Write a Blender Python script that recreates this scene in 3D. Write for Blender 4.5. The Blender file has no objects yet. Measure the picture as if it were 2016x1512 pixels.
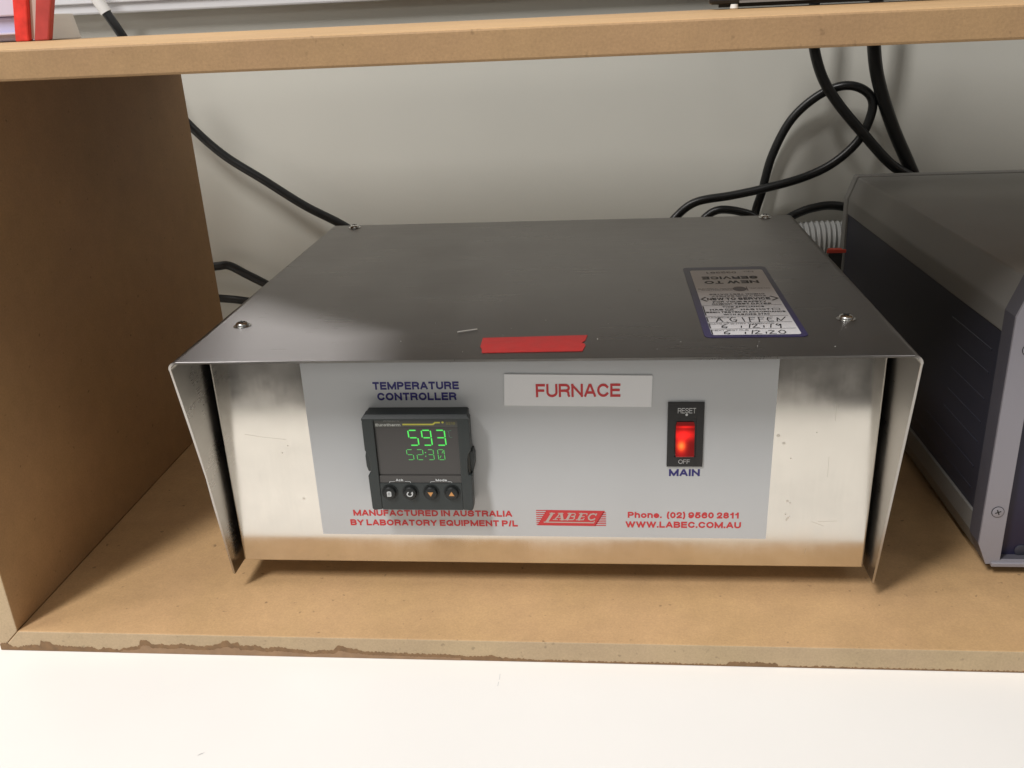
import bpy, bmesh, math, random
from mathutils import Vector, Matrix
random.seed(7)
S = bpy.context.scene
COL = S.collection
# ------------------------------------------------------------------ camera
cd = bpy.data.cameras.new('camera'); cam = bpy.data.objects.new('camera', cd); COL.objects.link(cam)
cd.sensor_fit = 'HORIZONTAL'; cd.sensor_width = 36.0; cd.lens = 1798.35/2016*36.0
cd.clip_start = 0.01; cd.clip_end = 50
R = Vector((0.99530972, 0.08654118, -0.04323399)); U = Vector((0.00693777, 0.38190558, 0.92417531)); F = Vector((-0.09649052, 0.92014062, -0.37951393))
m = Matrix.Identity(4)
for i in range(3):
    m[i][0] = R[i]; m[i][1] = U[i]; m[i][2] = -F[i]
m[0][3], m[1][3], m[2][3] = 0.03021879, -0.36956478, 0.28145028
cam.matrix_world = m
S.camera = cam
# ------------------------------------------------------------------ world, lamps, exposure
W = bpy.data.worlds.new('World'); S.world = W; W.use_nodes = True
bg = W.node_tree.nodes['Background']; bg.inputs[0].default_value = (1.0, 0.97, 0.93, 1); bg.inputs[1].default_value = 0.15
def lamp(name, loc, target, sx, sy, energy, col):
    ld = bpy.data.lights.new(name, 'AREA'); ld.shape = 'RECTANGLE'; ld.size = sx; ld.size_y = sy; ld.energy = energy; ld.color = col
    o = bpy.data.objects.new(name, ld); COL.objects.link(o); o.location = loc
    o.rotation_euler = (Vector(target)-Vector(loc)).to_track_quat('-Z', 'Y').to_euler()
    return o
lamp('ceiling_lamp_left', (-0.86, -1.05, 1.95), (-0.1, 0, 0.1), 0.26, 0.90, 33, (1.0, 0.975, 0.965))
lamp('added_lamp_side', (-1.6, -0.45, 2.1), (0, 0, 0.1), 0.7, 0.9, 18, (1.0, 0.965, 0.93))  # added overhead lamp, set far left so it leaves no streak on the cover
lamp('ceiling_lamp_right', (1.65, -0.6, 2.0), (0.0, 0, 0.05), 0.6, 0.6, 4, (1.0, 0.97, 0.93))
lamp('added_fill_lamp_far', (0.25, -2.9, 1.55), (0.0, 0.3, 0.1), 1.6, 0.5, 7, (1.0, 0.96, 0.90))  # added frontal fill lamp, lifts the wall and the front label
S.view_settings.view_transform = 'Standard'; S.view_settings.look = 'None'; S.view_settings.gamma = 1
S.view_settings.exposure = 0.36
S.render.engine = 'CYCLES'
S.cycles.max_bounces = 8; S.cycles.use_denoising = True
S.cycles.sample_clamp_indirect = 4

# ------------------------------------------------------------------ materials
def srgb(r, g, b):
    f = lambda c: (c/255/12.92) if c/255 <= 0.04045 else ((c/255+0.055)/1.055)**2.4
    return (f(r), f(g), f(b), 1)
def mat(name, col, rough=0.5, metal=0.0, emit=None, estr=1.0, spec=0.5, var=0.0, vscale=40, bump=0.0, bscale=400, coat=0.0):
    M = bpy.data.materials.new(name); M.use_nodes = True
    nt = M.node_tree; b = nt.nodes['Principled BSDF']
    b.inputs['Base Color'].default_value = col; b.inputs['Roughness'].default_value = rough; b.inputs['Metallic'].default_value = metal
    b.inputs['Specular IOR Level'].default_value = spec
    if coat: b.inputs['Coat Weight'].default_value = coat; b.inputs['Coat Roughness'].default_value = 0.15
    if emit: b.inputs['Emission Color'].default_value = emit; b.inputs['Emission Strength'].default_value = estr
    tc = nt.nodes.new('ShaderNodeTexCoord')
    if var:
        n = nt.nodes.new('ShaderNodeTexNoise'); n.inputs['Scale'].default_value = vscale; n.inputs['Detail'].default_value = 6
        nt.links.new(tc.outputs['Object'], n.inputs['Vector'])
        r = nt.nodes.new('ShaderNodeMapRange'); r.inputs[1].default_value = 0.3; r.inputs[2].default_value = 0.7
        r.inputs[3].default_value = 1-var; r.inputs[4].default_value = 1+var
        nt.links.new(n.outputs[0], r.inputs[0])
        v = nt.nodes.new('ShaderNodeVectorMath'); v.operation = 'SCALE'; v.inputs[0].default_value = col[:3]
        nt.links.new(r.outputs[0], v.inputs['Scale']); nt.links.new(v.outputs[0], b.inputs['Base Color'])
        r2 = nt.nodes.new('ShaderNodeMapRange'); r2.inputs[3].default_value = rough*0.85; r2.inputs[4].default_value = min(1, rough*1.15)
        nt.links.new(n.outputs[0], r2.inputs[0]); nt.links.new(r2.outputs[0], b.inputs['Roughness'])
    if bump:
        n = nt.nodes.new('ShaderNodeTexNoise'); n.inputs['Scale'].default_value = bscale; n.inputs['Detail'].default_value = 4
        nt.links.new(tc.outputs['Object'], n.inputs['Vector'])
        p = nt.nodes.new('ShaderNodeBump'); p.inputs['Strength'].default_value = bump; p.inputs['Distance'].default_value = 0.0005
        nt.links.new(n.outputs[0], p.inputs['Height']); nt.links.new(p.outputs[0], b.inputs['Normal'])
    return M
def mdf(name, base, speck=1.0):
    M = bpy.data.materials.new(name); M.use_nodes = True
    nt = M.node_tree; N = nt.nodes; L = nt.links; b = N['Principled BSDF']
    b.inputs['Roughness'].default_value = 0.62; b.inputs['Specular IOR Level'].default_value = 0.35
    tc = N.new('ShaderNodeTexCoord')
    def noise(sc, det, rough=0.5, vec=(1, 1, 1)):
        mp = N.new('ShaderNodeMapping'); mp.inputs['Scale'].default_value = vec
        L.new(tc.outputs['Object'], mp.inputs[0])
        n = N.new('ShaderNodeTexNoise'); n.inputs['Scale'].default_value = sc; n.inputs['Detail'].default_value = det; n.inputs['Roughness'].default_value = rough
        L.new(mp.outputs[0], n.inputs['Vector']); return n
    def rng(sock, a, c, lo, hi):
        r = N.new('ShaderNodeMapRange'); r.inputs[1].default_value = a; r.inputs[2].default_value = c; r.inputs[3].default_value = lo; r.inputs[4].default_value = hi
        L.new(sock, r.inputs[0]); return r.outputs[0]
    def mul(a, c):
        x = N.new('ShaderNodeMath'); x.operation = 'MULTIPLY'; L.new(a, x.inputs[0]); L.new(c, x.inputs[1]); return x.outputs[0]
    big = rng(noise(9, 5, 0.6).outputs[0], 0.35, 0.65, 0.92, 1.04)
    mid = rng(noise(70, 6, 0.7).outputs[0], 0.3, 0.7, 0.93, 1.06)
    fine = rng(noise(900, 3, 0.7).outputs[0], 0.3, 0.7, 0.90, 1.07)
    sp = rng(noise(260, 2, 0.4).outputs[0], 0.71, 0.78, 1.0, 1.0-0.55*speck)
    tot = mul(mul(big, mid), mul(fine, sp))
    v = N.new('ShaderNodeVectorMath'); v.operation = 'SCALE'; v.inputs[0].default_value = base
    L.new(tot, v.inputs['Scale'])
    hue = N.new('ShaderNodeMix'); hue.data_type = 'RGBA'; L.new(rng(noise(22, 4).outputs[0], 0.4, 0.62, 0.0, 0.2), hue.inputs[0])
    L.new(v.outputs[0], hue.inputs[6])
    v2 = N.new('ShaderNodeVectorMath'); v2.operation = 'MULTIPLY'; v2.inputs[1].default_value = (0.97, 1.02, 0.86); L.new(v.outputs[0], v2.inputs[0]); L.new(v2.outputs[0], hue.inputs[7])
    L.new(hue.outputs[2], b.inputs['Base Color'])
    p = N.new('ShaderNodeBump'); p.inputs['Strength'].default_value = 0.35; p.inputs['Distance'].default_value = 0.0003
    L.new(noise(1100, 4, 0.7).outputs[0], p.inputs['Height']); L.new(p.outputs[0], b.inputs['Normal'])
    return M
def steel(name, col, rough, aniso, tang, grain, smudge=0.25, bump=0.12, tail=0.0, cv=0.08, sv=0.06):
    """brushed stainless steel: grain = mapping scale that stretches the brush lines, tang = direction the highlight spreads"""
    M = bpy.data.materials.new(name); M.use_nodes = True
    nt = M.node_tree; N = nt.nodes; L = nt.links; b = N['Principled BSDF']
    b.inputs['Metallic'].default_value = 1.0; b.inputs['Anisotropic'].default_value = aniso
    tg = N.new('ShaderNodeCombineXYZ')
    for i in range(3): tg.inputs[i].default_value = tang[i]
    L.new(tg.outputs[0], b.inputs['Tangent'])
    tc = N.new('ShaderNodeTexCoord')
    def noise(sc, det, vec=(1, 1, 1), rough=0.5):
        mp = N.new('ShaderNodeMapping'); mp.inputs['Scale'].default_value = vec; L.new(tc.outputs['Object'], mp.inputs[0])
        n = N.new('ShaderNodeTexNoise'); n.inputs['Scale'].default_value = sc; n.inputs['Detail'].default_value = det; n.inputs['Roughness'].default_value = rough
        L.new(mp.outputs[0], n.inputs['Vector']); return n.outputs[0]
    def rng(sock, a, c, lo, hi):
        r = N.new('ShaderNodeMapRange'); r.inputs[1].default_value = a; r.inputs[2].default_value = c; r.inputs[3].default_value = lo; r.inputs[4].default_value = hi
        L.new(sock, r.inputs[0]); return r.outputs[0]
    def op(o, a, c):
        x = N.new('ShaderNodeMath'); x.operation = o; L.new(a, x.inputs[0]); L.new(c, x.inputs[1]); return x.outputs[0]
    br = noise(1.0, 5, grain, 0.65)
    sm = noise(30, 5, (1, 1, 1), 0.6)
    sm2 = noise(11, 4, (1, 1, 1.0), 0.55)
    ro = op('MULTIPLY', rng(br, 0.3, 0.7, rough*(1-2*cv), rough*(1+2*cv)), op('MULTIPLY', rng(sm, 0.35, 0.65, 1-smudge, 1+smudge), rng(sm2, 0.35, 0.65, 1-smudge*0.6, 1+smudge*0.8)))
    L.new(ro, b.inputs['Roughness'])
    v = N.new('ShaderNodeVectorMath'); v.operation = 'SCALE'; v.inputs[0].default_value = col
    L.new(op('MULTIPLY', rng(br, 0.3, 0.7, 1-cv, 1+cv*0.7), rng(sm, 0.3, 0.7, 1-sv, 1.03)), v.inputs['Scale']); L.new(v.outputs[0], b.inputs['Base Color'])
    p = N.new('ShaderNodeBump'); p.inputs['Strength'].default_value = bump; p.inputs['Distance'].default_value = 0.00006
    L.new(br, p.inputs['Height']); L.new(p.outputs[0], b.inputs['Normal'])
    if tail:   # the wide scatter across the brush lines
        g = N.new('ShaderNodeBsdfAnisotropic'); g.distribution = 'GGX'; g.inputs['Roughness'].default_value = 0.44; g.inputs['Anisotropy'].default_value = 0.96
        L.new(v.outputs[0], g.inputs['Color']); L.new(tg.outputs[0], g.inputs['Tangent']); L.new(p.outputs[0], g.inputs['Normal'])
        mx = N.new('ShaderNodeMixShader'); mx.inputs[0].default_value = tail
        L.new(b.outputs[0], mx.inputs[1]); L.new(g.outputs[0], mx.inputs[2]); L.new(mx.outputs[0], N['Material Output'].inputs['Surface'])
    return M
MT = {}
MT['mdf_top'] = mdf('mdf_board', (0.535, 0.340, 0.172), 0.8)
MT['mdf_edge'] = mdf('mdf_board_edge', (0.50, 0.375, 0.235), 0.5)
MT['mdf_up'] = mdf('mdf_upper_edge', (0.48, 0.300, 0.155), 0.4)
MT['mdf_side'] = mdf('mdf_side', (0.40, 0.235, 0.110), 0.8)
MT['stain_dark'] = mat('water_stain_dark', srgb(130, 101, 70), 0.7, var=0.18, vscale=300)
MT['stain_light'] = mat('water_stain_light', srgb(150, 121, 92), 0.7, var=0.12, vscale=200)
MT['bench'] = mat('bench_laminate', (0.86, 0.845, 0.81, 1), 0.42, var=0.012, vscale=12, bump=0.08, bscale=300)
MT['wall'] = mat('wall_paint', (0.56, 0.55, 0.49, 1), 0.6, var=0.04, vscale=5, bump=0.15, bscale=250)
MT['trunk'] = mat('white_plastic_duct', (0.66, 0.66, 0.67, 1), 0.4, var=0.02, vscale=20)
MT['floor'] = mat('vinyl_floor', (0.13, 0.125, 0.12, 1), 0.6, var=0.1, vscale=4)
MT['steel_top'] = steel('brushed_steel_cover_shaded', (0.23, 0.22, 0.215), 0.33, 0.6, (1, 0, 0), (9, 560, 560), 0.10, 0.22, 0.26, cv=0.09)  # cover top: its dim surroundings are painted in as a darker steel tone
MT['steel_flank'] = steel('brushed_steel_flank_lit', (0.50, 0.48, 0.45), 0.30, 0.4, (0, 1, 0), (700, 8, 700), 0.12, 0.04, cv=0.03)  # same steel as the cover top, lightened to paint the brighter flanks
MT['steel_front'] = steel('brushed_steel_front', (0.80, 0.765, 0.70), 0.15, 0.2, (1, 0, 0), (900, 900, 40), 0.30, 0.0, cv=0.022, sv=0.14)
MT['screw'] = mat('zinc_screw', (0.62, 0.62, 0.60, 1), 0.26, 1.0)
MT['dark_slot'] = mat('screw_recess', (0.03, 0.03, 0.03, 1), 0.5, 0.6)
MT['rubber'] = mat('black_rubber', (0.012, 0.012, 0.012, 1), 0.6)
MT['cable'] = mat('black_cable_jacket', (0.006, 0.0065, 0.0065, 1), 0.36, var=0.1, vscale=90)
MT['overlay'] = mat('grey_printed_film', (0.56, 0.578, 0.588, 1), 0.58, var=0.02, vscale=28, spec=0.4)
MT['plate'] = mat('white_label_film', (0.84, 0.85, 0.86, 1), 0.55, spec=0.4)
MT['red_ink'] = mat('red_ink', (0.60, 0.045, 0.05, 1), 0.5)
MT['logo_pale'] = mat('pale_ink', (0.52, 0.42, 0.38, 1), 0.5)
MT['blue_ink'] = mat('navy_ink', (0.03, 0.025, 0.17, 1), 0.5)
MT['ctl'] = mat('controller_plastic', (0.030, 0.037, 0.037, 1), 0.42, var=0.06, vscale=60, bump=0.12, bscale=1600)
MT['ctl_dark'] = mat('controller_recess', (0.010, 0.012, 0.012, 1), 0.45)
MT['screen'] = mat('lcd_glass', (0.062, 0.058, 0.055, 1), 0.25)
MT['strip'] = mat('label_strip', (0.075, 0.076, 0.068, 1), 0.35)
MT['ctl_text'] = mat('grey_print', (0.42, 0.43, 0.40, 1), 0.5)
MT['ctl_white'] = mat('white_print', (0.60, 0.62, 0.62, 1), 0.5)
MT['yellow'] = mat('yellow_print', (0.50, 0.48, 0.07, 1), 0.5)
MT['olive'] = mat('olive_print', (0.16, 0.15, 0.06, 1), 0.5)
MT['orange'] = mat('orange_print', (0.62, 0.30, 0.10, 1), 0.5)
MT['lcd1'] = mat('bright_green_segment', (0.03, 0.2, 0.04, 1), 0.5, emit=(0.075, 0.78, 0.10, 1), estr=0.80)
MT['lcd2'] = mat('green_segment', (0.05, 0.2, 0.05, 1), 0.5, emit=(0.085, 0.55, 0.11, 1), estr=0.62)
MT['lcd3'] = mat('dim_green_segment', (0.05, 0.12, 0.08, 1), 0.5, emit=(0.05, 0.16, 0.10, 1), estr=0.45)
MT['sw_black'] = mat('switch_plastic', (0.012, 0.012, 0.012, 1), 0.35, bump=0.05, bscale=1500)
MT['tape'] = mat('red_tape', (0.40, 0.020, 0.020, 1), 0.42, var=0.08, vscale=200, bump=0.3, bscale=250)
MT['navy'] = mat('navy_sticker_border', (0.028, 0.022, 0.085, 1), 0.35)
MT['paper'] = mat('white_sticker', (0.66, 0.66, 0.68, 1), 0.45)
MT['black_ink'] = mat('black_ink', (0.012, 0.012, 0.014, 1), 0.5)
MT['grey_ink'] = mat('faded_grey_ink', (0.16, 0.15, 0.16, 1), 0.5)
MT['sliver'] = mat('pale_metal', (0.75, 0.74, 0.70, 1), 0.3, 0.6)
MT['inst_cover'] = mat('taupe_painted_metal', (0.210, 0.205, 0.192, 1), 0.5, var=0.03, vscale=30, bump=0.15, bscale=1800)
MT['inst_side'] = mat('dark_grey_panel', (0.034, 0.035, 0.050, 1), 0.5, bump=0.12, bscale=1500)
MT['inst_bezel'] = mat('lilac_grey_plastic', (0.285, 0.275, 0.305, 1), 0.45, bump=0.10, bscale=1500)
MT['inst_front'] = mat('deep_blue_panel', (0.016, 0.015, 0.042, 1), 0.4)
MT['inst_ring'] = mat('shaded_lilac_plastic', (0.085, 0.082, 0.098, 1), 0.5, bump=0.10, bscale=1500)  # bezel plastic darkened: shade on its left side painted into the colour
MT['hose'] = mat('white_corrugated_plastic', (0.48, 0.49, 0.48, 1), 0.45)
MT['clip'] = mat('red_plastic', (0.72, 0.045, 0.035, 1), 0.4, var=0.22, vscale=120)
MT['clip2'] = mat('dull_red_plastic', (0.42, 0.050, 0.045, 1), 0.5, var=0.15, vscale=90)
MT['pale'] = mat('pale_beige_plastic', (0.55, 0.46, 0.42, 1), 0.5)
MT['tub'] = mat('lilac_plastic', (0.50, 0.49, 0.66, 1), 0.3, var=0.06, vscale=25, coat=0.3)
MT['tub2'] = mat('pale_lilac_plastic', (0.62, 0.60, 0.74, 1), 0.3)
MT['sleeve'] = mat('white_sleeve', (0.75, 0.74, 0.71, 1), 0.45)
MT['black_case'] = mat('black_case', (0.010, 0.010, 0.011, 1), 0.35)
MT['silver'] = mat('silver_strip', (0.30, 0.30, 0.30, 1), 0.35, 0.7)
MT['redmark'] = mat('red_marker', (0.60, 0.06, 0.03, 1), 0.5)
def glow_red():
    M = bpy.data.materials.new('lit_red_rocker'); M.use_nodes = True
    nt = M.node_tree; N = nt.nodes; L = nt.links; b = N['Principled BSDF']
    b.inputs['Base Color'].default_value = (0.20, 0.008, 0.008, 1); b.inputs['Roughness'].default_value = 0.2
    tc = N.new('ShaderNodeTexCoord'); sp = N.new('ShaderNodeSeparateXYZ'); L.new(tc.outputs['Generated'], sp.inputs[0])
    def f(op, a, c=None, cc=None):
        x = N.new('ShaderNodeMath'); x.operation = op
        for i, q in enumerate((a, c, cc)):
            if q is None: continue
            if isinstance(q, (int, float)): x.inputs[i].default_value = q
            else: L.new(q, x.inputs[i])
        return x.outputs[0]
    X, Z = sp.outputs[0], sp.outputs[2]
    def blob(cx, cz, rx, rz, k):
        d = f('ADD', f('POWER', f('DIVIDE', f('SUBTRACT', X, cx), rx), 2.0), f('POWER', f('DIVIDE', f('SUBTRACT', Z, cz), rz), 2.0))
        return f('MULTIPLY', f('EXPONENT', f('MULTIPLY', d, -1.0)), k)
    spot = blob(0.30, 0.34, 0.16, 0.10, 1.0)
    glow = f('ADD', blob(0.30, 0.38, 0.26, 0.26, 0.55), f('ADD', blob(0.45, 0.64, 0.5, 0.13, 0.75), blob(0.5, 0.86, 0.42, 0.03, 0.55)))
    wv = N.new('ShaderNodeTexWave'); wv.inputs['Scale'].default_value = 5.2; wv.bands_direction = 'X'; L.new(tc.outputs['Generated'], wv.inputs[0])
    wz = N.new('ShaderNodeTexWave'); wz.inputs['Scale'].default_value = 7; wz.bands_direction = 'Z'; L.new(tc.outputs['Generated'], wz.inputs[0])
    rib = f('ADD', 0.62, f('MULTIPLY', f('ADD', wv.outputs[1], f('MULTIPLY', wz.outputs[1], 0.5)), 0.32))
    g = f('MULTIPLY', glow, rib)
    g = f('ADD', g, 0.03)
    cm = N.new('ShaderNodeCombineXYZ')
    L.new(f('ADD', f('MULTIPLY', g, 1.35), spot), cm.inputs[0]); L.new(f('ADD', f('MULTIPLY', g, 0.025), f('MULTIPLY', spot, 0.22)), cm.inputs[1]); L.new(f('ADD', f('MULTIPLY', g, 0.02), f('MULTIPLY', spot, 0.03)), cm.inputs[2])
    L.new(cm.outputs[0], b.inputs['Emission Color']); b.inputs['Emission Strength'].default_value = 1.0
    return M
MT['rocker'] = glow_red()

# ------------------------------------------------------------------ mesh helpers (all shapes are given in scene coordinates, metres)
def thing(name, label, cat, loc=(0, 0, 0), group=None):
    o = bpy.data.objects.new(name, None); COL.objects.link(o); o.location = loc; o.empty_display_size = 0.02
    o['label'] = label; o['category'] = cat
    if group: o['group'] = group
    return o
def tag(o, label, cat, group=None):
    o['label'] = label; o['category'] = cat
    if group: o['group'] = group
    return o
def root_loc(p):
    v = Vector((0, 0, 0))
    while p is not None: v += p.location; p = p.parent
    return v
def obj(name, bm, material, parent=None, origin=None, smooth=False, label=None):
    off = root_loc(parent); o_l = Vector((0, 0, 0))
    if origin is not None: o_l = Vector(origin)-off
    bmesh.ops.translate(bm, verts=bm.verts, vec=-(off+o_l))
    bmesh.ops.recalc_face_normals(bm, faces=bm.faces)
    me = bpy.data.meshes.new(name); bm.to_mesh(me); bm.free()
    me.materials.append(MT[material])
    if smooth:
        for p in me.polygons: p.use_smooth = True
        try: me.set_sharp_from_angle(angle=math.radians(40))
        except Exception: pass
        ar = sorted(p.area for p in me.polygons); med = ar[len(ar)//2]
        for p in me.polygons:          # broad flat faces keep their true normal
            if p.area > 8*med: p.use_smooth = False
    o = bpy.data.objects.new(name, me); COL.objects.link(o); o.parent = parent; o.location = o_l
    if label: o['label'] = label
    return o
def struct(o): o['kind'] = 'structure'; return o
def NB(): return bmesh.new()
def box(bm, x0, x1, y0, y1, z0, z1, bev=0, seg=2):
    t = bmesh.new(); vs = [t.verts.new((x, y, z)) for x in (x0, x1) for y in (y0, y1) for z in (z0, z1)]
    for q in ((0, 1, 3, 2), (4, 6, 7, 5), (0, 4, 5, 1), (2, 3, 7, 6), (0, 2, 6, 4), (1, 5, 7, 3)): t.faces.new([vs[i] for i in q])
    bmesh.ops.recalc_face_normals(t, faces=t.faces)
    if bev: bmesh.ops.bevel(t, geom=t.edges[:], offset=bev, segments=seg, profile=0.5, affect='EDGES')
    merge(bm, t); return bm
def merge(bm, t):
    me = bpy.data.meshes.new('tmp'); t.to_mesh(me); t.free(); bm.from_mesh(me); bpy.data.meshes.remove(me)
def prism(bm, pts, lo, hi, axis='y', bev=0, seg=2):
    """extrude a 2D outline: axis y -> pts are (x,z); axis x -> (y,z); axis z -> (x,y)"""
    def P(p, h): return {'y': (p[0], h, p[1]), 'x': (h, p[0], p[1]), 'z': (p[0], p[1], h)}[axis]
    t = bmesh.new(); a = [t.verts.new(P(p, lo)) for p in pts]; b = [t.verts.new(P(p, hi)) for p in pts]
    t.faces.new(a); t.faces.new(b[::-1]); n = len(pts)
    for i in range(n): t.faces.new((a[i], b[i], b[(i+1) % n], a[(i+1) % n]))
    bmesh.ops.recalc_face_normals(t, faces=t.faces)
    if bev: bmesh.ops.bevel(t, geom=t.edges[:], offset=bev, segments=seg, profile=0.5, affect='EDGES')
    merge(bm, t); return bm
def lathe(bm, prof, c, axis=(0, 0, 1), n=24):
    """prof = (radius, height) along axis from centre c"""
    ax = Vector(axis).normalized(); u = ax.orthogonal().normalized(); v = ax.cross(u); c = Vector(c)
    rings = []
    for r, h in prof:
        if r < 1e-7: rings.append([bm.verts.new(c+ax*h)])
        else: rings.append([bm.verts.new(c+ax*h+(u*math.cos(2*math.pi*i/n)+v*math.sin(2*math.pi*i/n))*r) for i in range(n)])
    for A, B in zip(rings, rings[1:]):
        for i in range(n):
            j = (i+1) % n
            if len(A) == 1 and len(B) > 1: bm.faces.new((A[0], B[i], B[j]))
            elif len(B) == 1 and len(A) > 1: bm.faces.new((A[i], B[0], A[j]))
            elif len(A) > 1: bm.faces.new((A[i], B[i], B[j], A[j]))
    return bm
def spline(pts, sub=10):
    P = [Vector(p) for p in pts]; P = [P[0]*2-P[1]]+P+[P[-1]*2-P[-2]]; out = []
    for i in range(1, len(P)-2):
        for k in range(sub):
            t = k/sub; a, b, c, d = P[i-1], P[i], P[i+1], P[i+2]
            out.append(0.5*((2*b)+(c-a)*t+(2*a-5*b+4*c-d)*t*t+(3*b-a-3*c+d)*t*t*t))
    out.append(P[-2]); return out
def tube(bm, pts, r, n=14, sub=10, rf=None):
    C = spline(pts, sub); up = Vector((0, 0, 1)); rings = []
    T0 = (C[1]-C[0]).normalized(); u = T0.orthogonal().normalized()
    for i, c in enumerate(C):
        T = (C[min(i+1, len(C)-1)]-C[max(i-1, 0)]).normalized(); u = (u-T*u.dot(T)).normalized(); v = T.cross(u)
        rr = rf(i/(len(C)-1)) if rf else r
        rings.append([bm.verts.new(c+(u*math.cos(2*math.pi*k/n)+v*math.sin(2*math.pi*k/n))*rr) for k in range(n)])
    for A, B in zip(rings, rings[1:]):
        for k in range(n): bm.faces.new((A[k], A[(k+1) % n], B[(k+1) % n], B[k]))
    bm.faces.new(rings[0][::-1]); bm.faces.new(rings[-1]); return bm
# print lies in a plane: 'F' = on a surface facing the camera side (-y) at depth d; 'T' = on a top face at height d
def PL(plane, a, b, d): return (a, d, b) if plane == 'F' else (a, b, d)
def flat(bm, plane, d, pts):
    f = bm.faces.new([bm.verts.new(PL(plane, a, b, d)) for a, b in pts]); f.normal_update()
    want = Vector((0, -1, 0)) if plane == 'F' else Vector((0, 0, 1))
    if f.normal.dot(want) < 0: f.normal_flip()
    return bm
RB = [0]
def ribbon(bm, plane, d0, pts, w):
    for (a, b), (c, e) in zip(pts, pts[1:]):
        RB[0] = (RB[0]+1) % 7; d = d0+(-1 if plane == 'F' else 1)*RB[0]*0.000006
        L = math.hypot(c-a, e-b) or 1e-9; tx, ty = (c-a)/L, (e-b)/L; px, py = -ty*w/2, tx*w/2; ex, ey = tx*w*0.35, ty*w*0.35
        flat(bm, plane, d, [(a-ex+px, b-ey+py), (c+ex+px, e+ey+py), (c+ex-px, e+ey-py), (a-ex-px, b-ey-py)])
    return bm
def disc(bm, plane, d, a, b, r, rb=None, n=16):
    rb = rb or r
    flat(bm, plane, d, [(a+r*math.cos(2*math.pi*i/n), b+rb*math.sin(2*math.pi*i/n)) for i in range(n)]); return bm
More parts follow.
